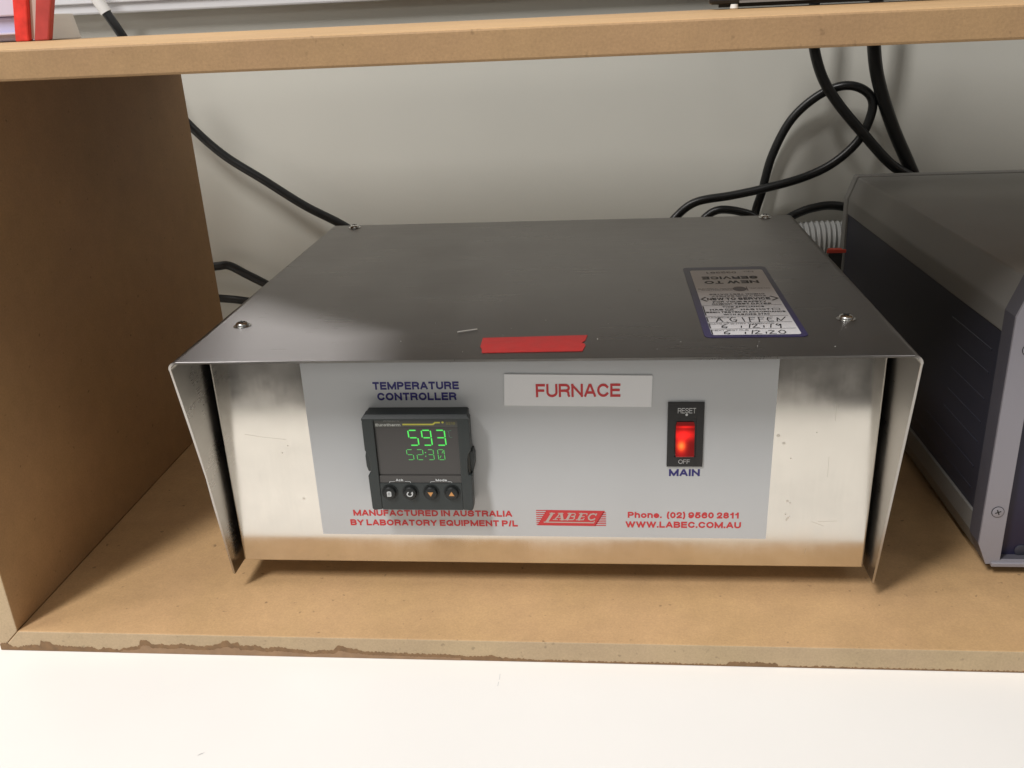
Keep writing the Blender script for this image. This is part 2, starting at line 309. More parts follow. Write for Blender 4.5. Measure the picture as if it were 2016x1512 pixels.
# letter shapes as strokes in a unit box (x right, y up); the pen width is added round them
def EL(cx, cy, rx, ry, a0, a1, n=14): return [(cx+rx*math.cos(math.radians(a0+(a1-a0)*k/n)), cy+ry*math.sin(math.radians(a0+(a1-a0)*k/n))) for k in range(n+1)]
def SP(*p): return [(v.x, v.y) for v in spline([(a, b, 0) for a, b in p], 3)]
def RING(cx, cy, rx, ry): return EL(cx, cy, rx, ry, 90, 449, 22)+['c']
ST = [(0, 0), (0, 1)]
SIX = SP((.95, .78), (.82, .95), (.5, 1), (.15, .82), (0, .45), (.12, .1), (.5, 0), (.88, .1), (1, .32), (.86, .54), (.5, .62), (.15, .52), (.02, .35))
GL = {
 'A': (1.0, [[(0, 0), (.44, 1)], [(.56, 1), (1, 0)], [(.2, .30), (.8, .30)]]), 'B': (.95, [ST, [(0, 1), (.6, 1)]+EL(.6, .76, .34, .24, 90, -90)+[(0, .52)], EL(.62, .26, .38, .26, 90, -90)+[(0, 0)]]),
 'C': (1.0, [EL(.52, .5, .52, .5, 38, 322, 20)]), 'D': (.97, [ST, [(0, 1), (.45, 1)]+EL(.45, .5, .55, .5, 90, -90)+[(0, 0)]]), 'E': (.86, [ST, [(0, 1), (1, 1)], [(0, .52), (.92, .52)], [(0, 0), (1, 0)]]),
 'F': (.80, [ST, [(0, 1), (1, 1)], [(0, .50), (.88, .50)]]), 'G': (1.03, [EL(.5, .5, .5, .5, 40, 318, 20), [(1, 0), (1, .45), (.58, .45)]]), 'H': (.95, [ST, [(1, 0), (1, 1)], [(0, .52), (1, .52)]]), 'I': (.2, [ST]),
 'K': (.98, [ST, [(0, .32), (.9, 1)], [(.35, .58), (1, 0)]]), 'L': (.80, [ST, [(0, 0), (1, 0)]]), 'M': (1.18, [ST, [(1, 0), (1, 1)], [(0, 1), (.5, .05), (1, 1)]]), 'N': (.98, [ST, [(1, 0), (1, 1)], [(0, 1), (1, 0)]]),
 'O': (1.06, [RING(.5, .5, .5, .5)]), 'P': (.90, [ST, [(0, 1), (.58, 1)]+EL(.58, .73, .42, .27, 90, -90)+[(0, .46)]]), 'Q': (1.06, [RING(.5, .5, .5, .5), [(.62, .26), (1, -.04)]]),
 'R': (.97, [ST, [(0, 1), (.58, 1)]+EL(.58, .74, .40, .26, 90, -90)+[(0, .48)], [(.58, .48), (.84, .42), (.92, .28), (.93, .08), (.98, 0)]]),
 'S': (1.0, [SP((.96, .74), (.82, .95), (.5, 1.0), (.16, .93), (.05, .74), (.18, .57), (.5, .5), (.84, .42), (.97, .25), (.82, .06), (.5, 0), (.15, .06), (.0, .28))]), 'T': (.88, [[(.5, 0), (.5, 1)], [(0, 1), (1, 1)]]),
 'U': (.95, [[(0, 1)]+EL(.5, .35, .5, .35, 180, 360)+[(1, 1)]]), 'V': (.95, [[(0, 1), (.5, 0), (1, 1)]]), 'W': (1.38, [[(0, 1), (.25, 0), (.5, 1), (.75, 0), (1, 1)]]), 'X': (.95, [[(0, 0), (1, 1)], [(0, 1), (1, 0)]]),
 'Y': (.95, [[(0, 1), (.5, .42), (1, 1)], [(.5, .42), (.5, 0)]]), 'Z': (.88, [[(0, 1), (1, 1), (0, 0), (1, 0)]]), '0': (.82, [RING(.5, .5, .5, .5)]), '1': (.62, [[(.85, 1), (.85, 0)], [(.1, .72), (.55, .78), (.78, 1)]]),
 '2': (.82, [SP((.02, .70), (.12, .92), (.5, 1), (.88, .9), (.95, .7), (.8, .48), (.4, .25), (.04, .0))+[(1, 0)]]), '3': (.78, [SP((.03, .78), (.2, .96), (.5, 1), (.85, .93), (.93, .75), (.8, .57), (.45, .53)), SP((.45, .53), (.85, .48), (1, .28), (.85, .06), (.5, 0), (.15, .05), (0, .25))]),
 '5': (.84, [[(.92, 1), (.2, 1), (.08, .46)], SP((.08, .48), (.5, .65), (.9, .52), (1, .32), (.88, .08), (.48, 0), (.12, .06), (0, .24))]), '6': (.86, [SIX]), '9': (.86, [[(1-a, 1-b) for a, b in SIX]]), '7': (.78, [[(0, 1), (1, 1), (.35, 0)]]),
 '8': (.84, [RING(.5, .77, .42, .23), RING(.5, .27, .5, .27)]), '.': (.2, [[(.5, 0), (.5, .02)]]), '/': (.42, [[(0, -.02), (1, 1.02)]]), '(': (.36, [SP((1, 1.1), (.3, .85), (.0, .45), (.3, 0), (1, -.22))]), ')': (.36, [SP((0, 1.1), (.7, .85), (1, .45), (.7, 0), (0, -.22))]),
 'h': (.8, [ST, SP((0, .45), (.18, .66), (.55, .74), (.9, .62), (1, .4), (1, .0))]), 'o': (.86, [RING(.5, .36, .5, .36)]), 'n': (.8, [[(0, 0), (0, .74)], SP((0, .45), (.18, .66), (.55, .74), (.9, .62), (1, .4), (1, .0))]),
 'e': (.82, [[(0, .37), (1, .37)]+EL(.5, .36, .5, .37, 10, 322, 18)]), 'c': (.8, [EL(.5, .36, .5, .37, 40, 320, 16)]), 'k': (.8, [ST, [(0, .22), (.85, .72)], [(.35, .42), (1, 0)]]), 'd': (.86, [RING(.5, .36, .5, .36), [(1, 0), (1, 1)]]),
 'u': (.8, [SP((0, .74), (0, .3), (.1, .1), (.45, 0), (.82, .08), (1, .3)), [(1, 0), (1, .74)]]), 'r': (.52, [[(0, 0), (0, .74)], SP((0, .42), (.3, .66), (.95, .72))]), 't': (.5, [SP((.4, 1), (.4, .5), (.42, .12), (.6, 0), (.98, .02)), [(0, .74), (.95, .74)]]),
 'm': (1.25, [[(0, 0), (0, .74)], SP((0, .45), (.12, .68), (.28, .74), (.45, .66), (.5, .45), (.5, 0)), SP((.5, .45), (.62, .68), (.78, .74), (.95, .66), (1, .45), (1, 0))])}
def text(s, plane, d, x0, x1, z0, z1, material, parent, bold=0.0, name='lettering', flip=False):
    """lettering fitted into the rectangle x0..x1, z0..z1 (z0 = baseline, z1 = cap height)"""
    w = 0.25 if bold >= 0.01 else (0.19 if bold > 0.003 else 0.125); pen = 0.0; strokes = []
    for c in s:
        if c == ' ': pen += 0.32; continue
        Wd, ss = GL[c]; Wd = max(Wd, w)
        for k, st in enumerate(ss):
            closed = st[-1] == 'c'; pp = [q for q in st if q != 'c']
            pts = [(pen+w/2+a*(Wd-w), w/2+b*(1-w)) for a, b in pp]
            pts = [p for i, p in enumerate(pts) if i == 0 or math.hypot(p[0]-pts[i-1][0], p[1]-pts[i-1][1]) > 1e-4]
            if closed: strokes.append((pts, True, k)); continue
            run = [pts[0]]; kk = k      # a sharp corner starts a new stroke, so that the pen keeps its full width
            for a, b, c2 in zip(pts, pts[1:], pts[2:]+[None]):
                run.append(b)
                if c2 is not None:
                    t1 = (Vector(b)-Vector(a)).normalized(); t2 = (Vector(c2)-Vector(b)).normalized()
                    if t1.dot(t2) < 0.4: strokes.append((run, False, kk)); run = [b]; kk += 2.1
            strokes.append((run, False, kk))
        pen += Wd+(0.115 if bold >= 0.01 else 0.10)
    quads = []
    for pts, closed, k in strokes:
        P = [Vector(p) for p in pts]; n = len(P)
        if not closed:      # square ends
            P[0] = P[0]+(P[0]-P[1]).normalized()*w*0.48; P[-1] = P[-1]+(P[-1]-P[-2]).normalized()*w*0.48
        Ls = []
        for i in range(n):
            a = P[i-1] if (i or closed) else None; b = P[(i+1) % n] if (i < n-1 or closed) else None
            t1 = (P[i]-a).normalized() if a is not None else None; t2 = (b-P[i]).normalized() if b is not None else None
            t = (t1+t2) if (t1 and t2) else (t1 or t2)
            if t.length < 1e-4: t = t2
            t = t.normalized(); nn = Vector((-t.y, t.x)); c = 1.0
            if t1 and t2: c = max(0.62, abs(t.dot(t2)))
            Ls.append((P[i]+nn*w/2/c, P[i]-nn*w/2/c))
        m = n if closed else n-1
        quads += [((Ls[i][0], Ls[(i+1) % n][0], Ls[(i+1) % n][1], Ls[i][1]), k+(i % 5)*0.3) for i in range(m)]
    mx0 = min(v.x for q, k in quads for v in q); mx1 = max(v.x for q, k in quads for v in q)
    bm = NB(); sgn = -1 if plane == 'F' else 1
    for q, k in quads:
        pp = []
        for v in q:
            tx = (v.x-mx0)/(mx1-mx0); tz = min(max(v.y, -0.01), 1.01) if s.isupper() or 'P/L' in s else v.y
            if flip: tx, tz = 1-tx, 1-tz
            pp.append((x0+(x1-x0)*tx, z0+(z1-z0)*tz))
        flat(bm, plane, d+sgn*k*0.000008, pp)
    off = root_loc(parent); bmesh.ops.translate(bm, verts=bm.verts, vec=-off)
    me = bpy.data.meshes.new(name); bm.to_mesh(me); bm.free(); me.materials.append(MT[material])
    o = bpy.data.objects.new(name, me); COL.objects.link(o); o.parent = parent
    return o

# ------------------------------------------------------------------ setting: floor of the room, bench, wall
bm = NB(); box(bm, -6, 6, -6, 0.42, -0.95, -0.93); struct(obj('floor', bm, 'floor'))
bm = NB(); box(bm, -4, 4, 0.42, 0.52, -0.93, 2.6); struct(obj('wall', bm, 'wall'))
t = thing('lab_bench', 'white laminate laboratory benchtop under the wooden shelf unit', 'bench', (0, 0.1, -0.93))
bm = NB(); box(bm, -2.2, 2.2, -0.222, 0.4195, -0.0419, -0.0119, 0.003); obj('bench_top', bm, 'bench', t)
bm = NB()
for pts in ([(-0.1448, -0.0786), (-0.1436, -0.0772), (-0.1428, -0.0775)], [(-0.1444, -0.0782), (-0.1424, -0.0764)], [(-0.0185, -0.0215), (-0.0184, -0.0255)], [(-0.0186, -0.027), (-0.0188, -0.0300)]  ):
    for (a, b), (c, e) in zip(pts, pts[1:]):
        L_ = math.hypot(c-a, e-b); px, py = -(e-b)/L_*0.00013, (c-a)/L_*0.00013
        bm.faces.new([bm.verts.new(q) for q in ((a+px, b+py, -0.01182), (c+px, e+py, -0.01182), (c-px, e-py, -0.01182), (a-px, b-py, -0.01182))])
MT['pencil'] = mat('pencil_grey', (0.60, 0.60, 0.60, 1), 0.5)
o = obj('pencil_marks', bm, 'pencil', t); o['kind'] = 'stuff'
bm = NB(); box(bm, -2.15, 2.15, -0.14, 0.41, -0.85, -0.0425); obj('cabinet', bm, 'trunk', t)
bm = NB(); box(bm, -2.15, 2.15, -0.10, 0.41, -0.929, -0.8505); obj('plinth', bm, 'sw_black', t)

# ------------------------------------------------------------------ the MDF shelf unit
XL, YS, YB, ZU, TT = -0.2655, -0.0122, 0.2934, 0.2637, 0.0117
shelf = thing('shelf_unit', 'light brown particle board shelf unit with stained front edge standing on the white bench', 'shelf', (0.2, 0.14, -0.0119))
def board(name, pts, axis, lo, hi, m1, m2, parent, bev=0.0006):
    bm = NB(); prism(bm, pts, lo, hi, axis, bev, 2)
    o = obj(name, bm, m1, parent); o.data.materials.append(MT[m2])
    for p in o.data.polygons:
        if p.normal.y < -0.9: p.material_index = 1
    return o
# mitred corner at the left end of the bottom board
bot = board('bottom_board', [(XL-0.0118, -0.0118), (0.78, -0.0118), (0.78, 0), (XL, 0)], 'y', YS, YB, 'mdf_top', 'mdf_edge', shelf)
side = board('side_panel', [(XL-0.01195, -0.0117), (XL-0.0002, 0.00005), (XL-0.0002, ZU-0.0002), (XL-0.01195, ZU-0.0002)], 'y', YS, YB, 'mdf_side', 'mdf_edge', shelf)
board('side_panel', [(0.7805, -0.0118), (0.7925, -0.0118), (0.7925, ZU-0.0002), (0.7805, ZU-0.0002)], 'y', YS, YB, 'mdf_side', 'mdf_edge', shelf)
upb = board('upper_board', [(-0.85, ZU), (0.80, ZU), (0.80, ZU+TT), (-0.85, ZU+TT)], 'y', YS, YB, 'mdf_top', 'mdf_up', shelf, 0.0009)
# water stain along the bottom of the front edge (own outline, swollen 0.2 mm proud)
PX = 0.0002965
def sx(u): return XL-0.0118+(u-10)*0.0002540-0.0*(u)
prof = [(20, 25), (35, 30), (55, 28), (75, 16), (100, 12), (140, 23), (190, 24), (196, 34), (200, 42), (212, 38), (230, 39), (240, 33), (250, 25), (300, 21), (380, 17), (410, 21), (440, 9), (455, 19), (520, 10), (540, 19), (580, 23), (612, 30), (616, 44), (622, 52), (640, 55), (655, 50), (660, 42), (664, 38), (700, 39), (740, 34), (760, 39), (780, 40), (786, 46), (800, 39), (865, 32), (910, 35), (930, 45), (948, 48), (965, 56), (980, 55), (990, 47), (1000, 50), (1020, 50), (1025, 38), (1075, 39), (1085, 42), (1120, 32), (1135, 29), (1170, 38), (1200, 33), (1260, 28), (1310, 20), (1350, 28), (1400, 28), (1414, 40), (1420, 48), (1440, 45), (1460, 36), (1500, 33), (1530, 25), (1640, 24), (1700, 22), (1800, 21), (1860, 22), (1930, 16), (2000, 17), (2020, 22), (2045, 17), (2060, 13), (2200, 8), (2500, 6), (2700, 7), (2800, 5), (2900, 6), (2915, 14), (2960, 17), (3000, 15), (3020, 18), (3060, 14), (3090, 13), (3092, 6), (3200, 5), (3270, 8), (3290, 5), (3600, 5), (4100, 4)]
def stain_pts(scale, cut, wob, x_from=0, x_to=4100):
    out = []
    for (a, h), (c, g) in zip(prof, prof[1:]):
        n = max(1, int((c-a)/5))
        for k in range(n):
            u = a+(c-a)*k/n
            if u < x_from or u > x_to: continue
            hh = (h+(g-h)*k/n)*scale-cut+random.uniform(-wob, wob)
            out.append((sx(u/2), -0.0117+max(0.0001, hh*0.5*PX)))
    return out
def strip_mesh(pts, y, base=-0.01175):
    bm = NB(); prev = None
    for x, z in pts:
        a = bm.verts.new((x, y, base)); b = bm.verts.new((x, y, z)); c = bm.verts.new((x, YS+0.0003, z))
        if prev: bm.faces.new((prev[0], a, b, prev[1])); bm.faces.new((prev[1], b, c, prev[2]))
        prev = (a, b, c)
    return bm
obj('water_stain', strip_mesh(stain_pts(1.0, 0, 3.2), YS-0.00015), 'stain_dark', bot, label='dark brown ragged water stain')
obj('water_stain', strip_mesh(stain_pts(0.66, 4, 1.8, 520, 1900), YS-0.00025), 'stain_light', bot, label='paler brown core of the water stain')

# ------------------------------------------------------------------ stainless furnace control box
WC, ZT, DC = 0.165, 0.1407, 0.2767
PD = 0.0341                     # depth of the front panel
fur = thing('furnace_controller', 'brushed stainless steel furnace control box with overhanging cover and grey front label', 'furnace controller', (0, 0.14, 0))
def cover_mesh():
    bm = NB(); th = 0.0011; r = 0.0045; zb = 0.010
    def profile(off):
        w = WC-off; z = ZT-off; rr = r-off; P = [(-w, zb)]
        P += [(-w, zb+(z-rr-zb)*k/8) for k in range(1, 8)]
        for k in range(9):
            a = math.pi-k*math.pi/16; P.append((-w+rr+rr*math.cos(a), z-rr+rr*math.sin(a)))
        P += [(-w+rr+(2*w-2*rr)*k/6, z) for k in range(1, 6)]
        for k in range(9):
            a = math.pi/2-k*math.pi/16; P.append((w-rr+rr*math.cos(a), z-rr+rr*math.sin(a)))
        P += [(w, z-rr-(z-rr-zb)*k/8) for k in range(1, 9)]
        return P
    def yf(x, z):
        t = max(0, (ZT-z)/(ZT-zb)); y = 0.0262*t
        if x < 0: y += 0.0022*math.sin(math.pi*min(1, t*1.0))*(1 if t < 0.55 else 0.75)
        return y
    O = profile(0); I = profile(th); rows = []
    for (xo, zo), (xi, zi) in zip(O, I):
        y = yf(xo, zo)
        rows.append([bm.verts.new((xo, y, zo)), bm.verts.new((xo, DC, zo)), bm.verts.new((xi, DC, zi)), bm.verts.new((xi, y, zi))])
    for A, B in zip(rows, rows[1:]):
        for k in range(4): bm.faces.new((A[k], A[(k+1) % 4], B[(k+1) % 4], B[k]))
    bm.faces.new(rows[0]); bm.faces.new(rows[-1][::-1])
    # roll the cut front edge very slightly
    es = [e for e in bm.edges if all(abs(v.co.y-yf(v.co.x, v.co.z)) < 0.004 for v in e.verts) and e.calc_length() > 0.0015]
    bmesh.ops.bevel(bm, geom=es, offset=0.00022, segments=1, affect='EDGES')
    return bm
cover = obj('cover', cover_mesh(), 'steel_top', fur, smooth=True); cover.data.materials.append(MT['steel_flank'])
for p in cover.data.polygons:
    if abs(p.normal.z) < 0.3: p.material_index = 1  # flanks take the lit copy, the top keeps the darkened one
bm = NB(); box(bm, -WC+0.0036, WC-0.0036, PD, 0.272, 0.0133, ZT-0.0014, 0.0012, 3)
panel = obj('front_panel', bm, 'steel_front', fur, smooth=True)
for x in (-0.135, 0.135):
    for y in (0.10, 0.25):
        bm = NB(); lathe(bm, [(0, 0), (0.008, 0), (0.0095, 0.001), (0.0095, 0.0129), (0, 0.0129)], (x, y, 0.0003)); obj('foot', bm, 'rubber', fur, smooth=True)
# screws on the cover
def screw(x, y):
    bm = NB(); lathe(bm, [(0.0053, 0), (0.0053, 0.0004), (0.0040, 0.0005), (0.0040, 0.0012), (0.0036, 0.0020), (0.0026, 0.0025), (0.0012, 0.0027), (0, 0.0027)], (x, y, ZT+0.0001), n=28); bmesh.ops.scale(bm, verts=bm.verts, vec=(0.82, 0.82, 0.82), space=Matrix.Translation((-x, -y, -ZT)))
    o = obj('screw', bm, 'screw', fur, smooth=True)
    bm = NB()
    for a in (0.5, 0.5+math.pi/2):
        t_ = NB(); box(t_, -0.0017, 0.0017, -0.0003, 0.0003, 0, 0.0023); bmesh.ops.rotate(t_, verts=t_.verts, cent=(0, 0, 0), matrix=Matrix.Rotation(a, 3, 'Z')); bmesh.ops.translate(t_, verts=t_.verts, vec=(x, y, ZT+0.00015)); merge(bm, t_)
    obj('screw_recess', bm, 'dark_slot', o)
for x, y in ((-0.1478, 0.0500), (0.1446, 0.0485), (-0.1452, 0.2690), (0.1440, 0.2700)): screw(x, y)
# red tape: torn right end, lies on the cover top near the front edge
bm = NB(); tz0, tz1 = ZT+0.00005, ZT+0.00028
prism(bm, [(-0.0222, 0.0078), (0.0224, 0.0088), (0.0236, 0.0152), (0.0232, 0.0180), (0.0219, 0.0192), (0.0228, 0.0212), (0.0234, 0.0222), (0.0244, 0.0296), (-0.0240, 0.0275), (-0.0238, 0.016), (-0.0226, 0.0120)], tz0, tz1, 'z')
obj('red_tape', bm, 'tape', fur)
# pale metal sliver lying on the cover
bm = NB(); t_ = NB(); box(t_, -0.0049, 0.0049, -0.0003, 0.0003, 0, 0.0005, 0.0001, 1); bmesh.ops.rotate(t_, verts=t_.verts, cent=(0, 0, 0), matrix=Matrix.Rotation(0.40, 3, 'Z')); bmesh.ops.translate(t_, verts=t_.verts, vec=(-0.0325, 0.0373, ZT+0.0003)); merge(bm, t_)
tag(obj('metal_sliver', bm, 'sliver', None, origin=(-0.0325, 0.0373, ZT+0.0003)), 'tiny straight silvery metal sliver lying on the steel cover left of the red tape', 'metal sliver')
# crumbs of dust on the cover
bm = NB()
for x, y in ((0.0985, 0.0125), (-0.031, 0.009), (-0.012, 0.0405), (0.029, 0.024), (0.055, 0.010), (0.1, 0.018), (-0.05, 0.05), (0.004, 0.052), (-0.062, 0.024), (0.131, 0.011), (0.066, 0.019), (-0.015, 0.031), (0.034, 0.0455)):
    bmesh.ops.create_icosphere(bm, subdivisions=1, radius=random.uniform(0.00010, 0.00022), matrix=Matrix.Translation((x, y, ZT+0.0003)))
o = obj('dust_specks', bm, 'sleeve', fur); o['kind'] = 'stuff'

# ---- grey printed film on the front panel
y0 = PD-0.0004
bm = NB(); prism(bm, [(-0.1154, 0.0307), (0.1122, 0.0301), (0.1128, 0.1325), (-0.1153, 0.1325)], y0, PD-0.00002, 'y')
film = obj('printed_label', bm, 'overlay', fur)
yp = y0-0.00008
text('TEMPERATURE', 'F', yp, -0.0803, -0.0379, 0.1126, 0.1167, 'blue_ink', film, 0.022)
text('CONTROLLER', 'F', yp, -0.0786, -0.0393, 0.1069, 0.1110, 'blue_ink', film, 0.022)
text('MAIN', 'F', yp, 0.0632, 0.0785, 0.0655, 0.0694, 'blue_ink', film, 0.022)
text('MANUFACTURED IN AUSTRALIA', 'F', yp, -0.0980, -0.0150, 0.0418, 0.0454, 'red_ink', film, 0.018)
text('BY LABORATORY EQUIPMENT P/L', 'F', yp, -0.1000, -0.0125, 0.0361, 0.0397, 'red_ink', film, 0.018)
text('Phone.  (02) 9560 2811', 'F', yp, 0.0434, 0.0983, 0.0417, 0.0452, 'red_ink', film, 0.018)
text('WWW.LABEC.COM.AU', 'F', yp, 0.0422, 0.0996, 0.0361, 0.0397, 'red_ink', film, 0.018)
# maker's emblem
def lg(a, b): return (-0.0029+(a-180)*0.0354/1635, 0.0459-(b-155)*0.0092/375)
bm = NB(); flat(bm, 'F', yp, [lg(430, 152), lg(1795, 165), lg(1565, 530), lg(200, 520)])
for k in range(8):
    b = 155+k*47; e = 425-(b-155)*0.62
    flat(bm, 'F', yp, [lg(182, b), lg(e+10, b), lg(e-8, b+21), lg(182, b+21)])
    b = 200+k*43; s = 1765-(b-165)*0.62
    flat(bm, 'F', yp, [lg(s, b), lg(1815, b), lg(1815, b+21), lg(s-8, b+21)])
obj('emblem', bm, 'red_ink', film)
bm = NB(); yl = yp-0.00006
def Lr(pts, w): ribbon(bm, 'F', yl, [lg(*p) for p in pts], w*0.0354/1635)
Lr([(560, 235), (430, 430)], 62); Lr([(505, 228), (620, 228)], 22); Lr([(365, 440), (1520, 448)], 30); Lr([(1520, 455), (1545, 415)], 20)
Lr([(745, 232), (620, 375)], 26); Lr([(775, 235), (795, 378)], 62); Lr([(700, 228), (820, 228)], 20); Lr([(575, 378), (680, 378)], 20); Lr([(735, 380), (850, 380)], 20); Lr([(690, 325), (780, 325)], 20)
Lr([(985, 235), (905, 378)], 56); Lr([(930, 228), (1085, 228), (1105, 250), (1085, 290), (1010, 300)], 24); Lr([(1010, 300), (1080, 310), (1075, 350), (1040, 378), (860, 380)], 26)
Lr([(1250, 235), (1175, 378)], 56); Lr([(1195, 228), (1375, 232), (1370, 265)], 22); Lr([(1220, 303), (1310, 303)], 22); Lr([(1120, 380), (1280, 380), (1305, 345)], 24)
Lr([(1600, 232), (1575, 275)], 24); Lr([(1580, 250), (1520, 235), (1460, 250), (1410, 310), (1415, 360), (1460, 385), (1530, 372), (1550, 350)], 36)
obj('emblem_lettering', bm, 'logo_pale', film)
# FURNACE name plate stuck on the film
bm = NB(); prism(bm, [(-0.0163, 0.1041), (0.0543, 0.1030), (0.0546, 0.1192), (-0.0156, 0.1205)], y0-0.0006, y0-0.00002, 'y', 0.0001, 1)
npl = obj('name_plate', bm, 'plate', fur)
text('FURNACE', 'F', y0-0.0007, -0.0007, 0.0396, 0.1084, 0.1153, 'red_ink', npl, 0.004)
# spots and light scratches on the panel
bm = NB(); ysp = PD-0.00006
for x, z, r in ((0.1147, 0.0873, 0.0009), (0.1176, 0.0832, 0.0008), (0.1214, 0.0752, 0.0004), (0.1215, 0.0516, 0.0007), (0.1228, 0.0505, 0.0005), (0.1210, 0.0441, 0.0005), (-0.1233, 0.0515, 0.0008), (0.1325, 0.089, 0.0003), (-0.1275, 0.082, 0.0004), (-0.131, 0.078, 0.0004)):
    disc(bm, 'F', ysp, x, z, r, r*0.8)
flat(bm, 'F', ysp, [(0.1216, 0.0400), (0.1228, 0.0418), (0.1232, 0.0430), (0.1221, 0.0425), (0.1212, 0.0409)])
for pts in ([(-0.149, 0.0885), (-0.141, 0.087), (-0.128, 0.0855)], [(0.137, 0.0400), (0.146, 0.0405)], [(0.1405, 0.095), (0.1403, 0.104)], [(0.134, 0.0400), (0.140, 0.0375)], [(0.132, 0.0215), (0.1321, 0.0245)], [(0.1395, 0.065), (0.1392, 0.076)]):
    ribbon(bm, 'F', ysp, pts, 0.00008)
MT['spot'] = mat('dull_water_spot', (0.66, 0.62, 0.55, 1), 0.30, 1.0)
o = obj('panel_marks', bm, 'spot', panel); o['kind'] = 'stuff'

# ---- temperature controller (built into the box)
CX0, CX1, CZ0, CZ1 = -0.0849, -0.0325, 0.0514, 0.1037
yF = 0.0229; yW = 0.0246
bm = NB(); box(bm, CX0+0.0012, CX1-0.0012, yW+0.0002, y0-0.00005, CZ0+0.0006, CZ1-0.0003, 0.0006, 1)
ctl = obj('temperature_controller', bm, 'ctl', fur)
bm = NB()
nl = [(CX0, 0.0995), (CX0, 0.0848), (CX0+0.0013, 0.0828), (CX0+0.0019, 0.0800), (CX0+0.0022, 0.0730), (CX0+0.0018, 0.0713), (CX0+0.0003, 0.0711)]
Lb = [(-0.0792, CZ0+0.0005), (CX0+0.0015, CZ0), (CX0+0.0006, CZ0+0.001)]+nl[::-1]+[(CX0+0.0001, 0.1012), (-0.0792, 0.1012)]
prism(bm, Lb, yF, y0-0.0045, 'y', 0.0004, 2)
mid = (CX0+CX1)/2
Rb = [(2*mid-x, z) for x, z in Lb][::-1]
prism(bm, Rb, yF, y0-0.0045, 'y', 0.0004, 2)
x_l, x_r = -0.0791, 2*mid+0.0791
# top bar: front face rises then slopes back
t_ = NB(); prism(t_, [(yF-0.00005, 0.1010), (yF-0.00005, 0.1019), (yF+0.0014, CZ1-0.0002), (y0-0.0045, CZ1-0.0002), (y0-0.0045, 0.1007)], CX0, CX1, 'x')
for v in t_.verts:
    if v.co.z > 0.1025: v.co.x += 0.0013 if v.co.x < mid else -0.0013
merge(bm, t_)
box(bm, x_l, x_r, yF+0.0003, y0-0.0045, CZ0+0.0003, 0.0666)
obj('bezel', bm, 'ctl', ctl)
for s, xx in ((-1, CX0), (1, CX1)):
    bm = NB(); prism(bm, [(xx+s*0.0004, 0.0830), (xx-s*0.0020, 0.0826), (xx-s*0.0020, 0.0716), (xx+s*0.0002, 0.0718), (xx+s*0.0009, 0.0745), (xx+s*0.0010, 0.0800)], yF+0.0034, y0-0.0012, 'y', 0.0003, 2)
    obj('latch', bm, 'ctl', ctl)
bm = NB(); box(bm, x_l, x_r, yW-0.0002, yW+0.0004, 0.0708, 0.0969); scr = obj('screen', bm, 'screen', ctl)
bm = NB(); box(bm, x_l, x_r, yW-0.0006, yW+0.0004, 0.0970, 0.1008); obj('label_strip', bm, 'strip', ctl)
bm = NB(); box(bm, x_l, x_r, yW-0.0009, yW+0.0004, 0.0666, 0.0707); obj('key_strip', bm, 'screen', ctl)
bm = NB()
SEG = {'a': ((0, 1), (1, 1)), 'b': ((1, 1), (1, .5)), 'c': ((1, .5), (1, 0)), 'd': ((0, 0), (1, 0)), 'e': ((0, .5), (0, 0)), 'f': ((0, 1), (0, .5)), 'g': ((0, .5), (1, .5))}
DIG = {'5': 'afgcd', '9': 'abfgcd', '3': 'abgcd', '2': 'abged', '0': 'abcdef', 'C': 'aefd'}
def digit(bm, ch, xa, xb, za, zb, w, y):
    sh = 0.06*(zb-za)
    for s in DIG[ch]:
        (a, b), (c, e) = SEG[s]; g = 0.16 if a != c else 0.09
        p = Vector((a, b)); q = Vector((c, e)); dd = (q-p); p = p+dd*g; q = q-dd*g
        P = [(xa+(xb-xa)*v[0]-sh*(v[1]-.5), za+(zb-za)*v[1]) for v in (p, q)]
        L = math.hypot(P[1][0]-P[0][0], P[1][1]-P[0][1]); tx, tz = (P[1][0]-P[0][0])/L, (P[1][1]-P[0][1])/L; nx, nz = -tz*w/2, tx*w/2
        flat(bm, 'F', y, [(P[0][0]-tx*w*.4, P[0][1]-tz*w*.4), (P[0][0]+nx, P[0][1]+nz), (P[1][0]+nx, P[1][1]+nz), (P[1][0]+tx*w*.4, P[1][1]+tz*w*.4), (P[1][0]-nx, P[1][1]-nz), (P[0][0]-nx, P[0][1]-nz)])
ys = yW-0.00028
for ch, a, b in (('5', -0.0626, -0.0582), ('9', -0.0560, -0.0516), ('3', -0.0492, -0.0448)): digit(bm, ch, a, b, 0.0871, 0.0951, 0.00062, ys)
obj('reading_digits', bm, 'lcd1', ctl, label='bright green digits 593')
bm = NB()
for ch, a, b in (('5', -0.0643, -0.0612), ('2', -0.0594, -0.0563), ('3', -0.0540, -0.0511), ('0', -0.0489, -0.0458)): digit(bm, ch, a, b, 0.0792, 0.0847, 0.00034, ys)
ribbon(bm, 'F', ys, [(-0.0481, 0.0802), (-0.0475, 0.0814)], 0.00028); ribbon(bm, 'F', ys, [(-0.0469, 0.0828), (-0.0464, 0.0840)], 0.00028)
disc(bm, 'F', ys, -0.0551, 0.0831, 0.00030); disc(bm, 'F', ys, -0.0551, 0.0811, 0.00030)
obj('timer_digits', bm, 'lcd2', ctl, label='thin green digits 52:30')
bm = NB(); digit(bm, 'C', -0.0428, -0.0412, 0.0913, 0.0949, 0.00022, ys); ribbon(bm, 'F', ys, [(-0.0437, 0.0949), (-0.0434, 0.0945)], 0.0002)
obj('unit_sign', bm, 'lcd3', ctl)
yt = yW-0.00068
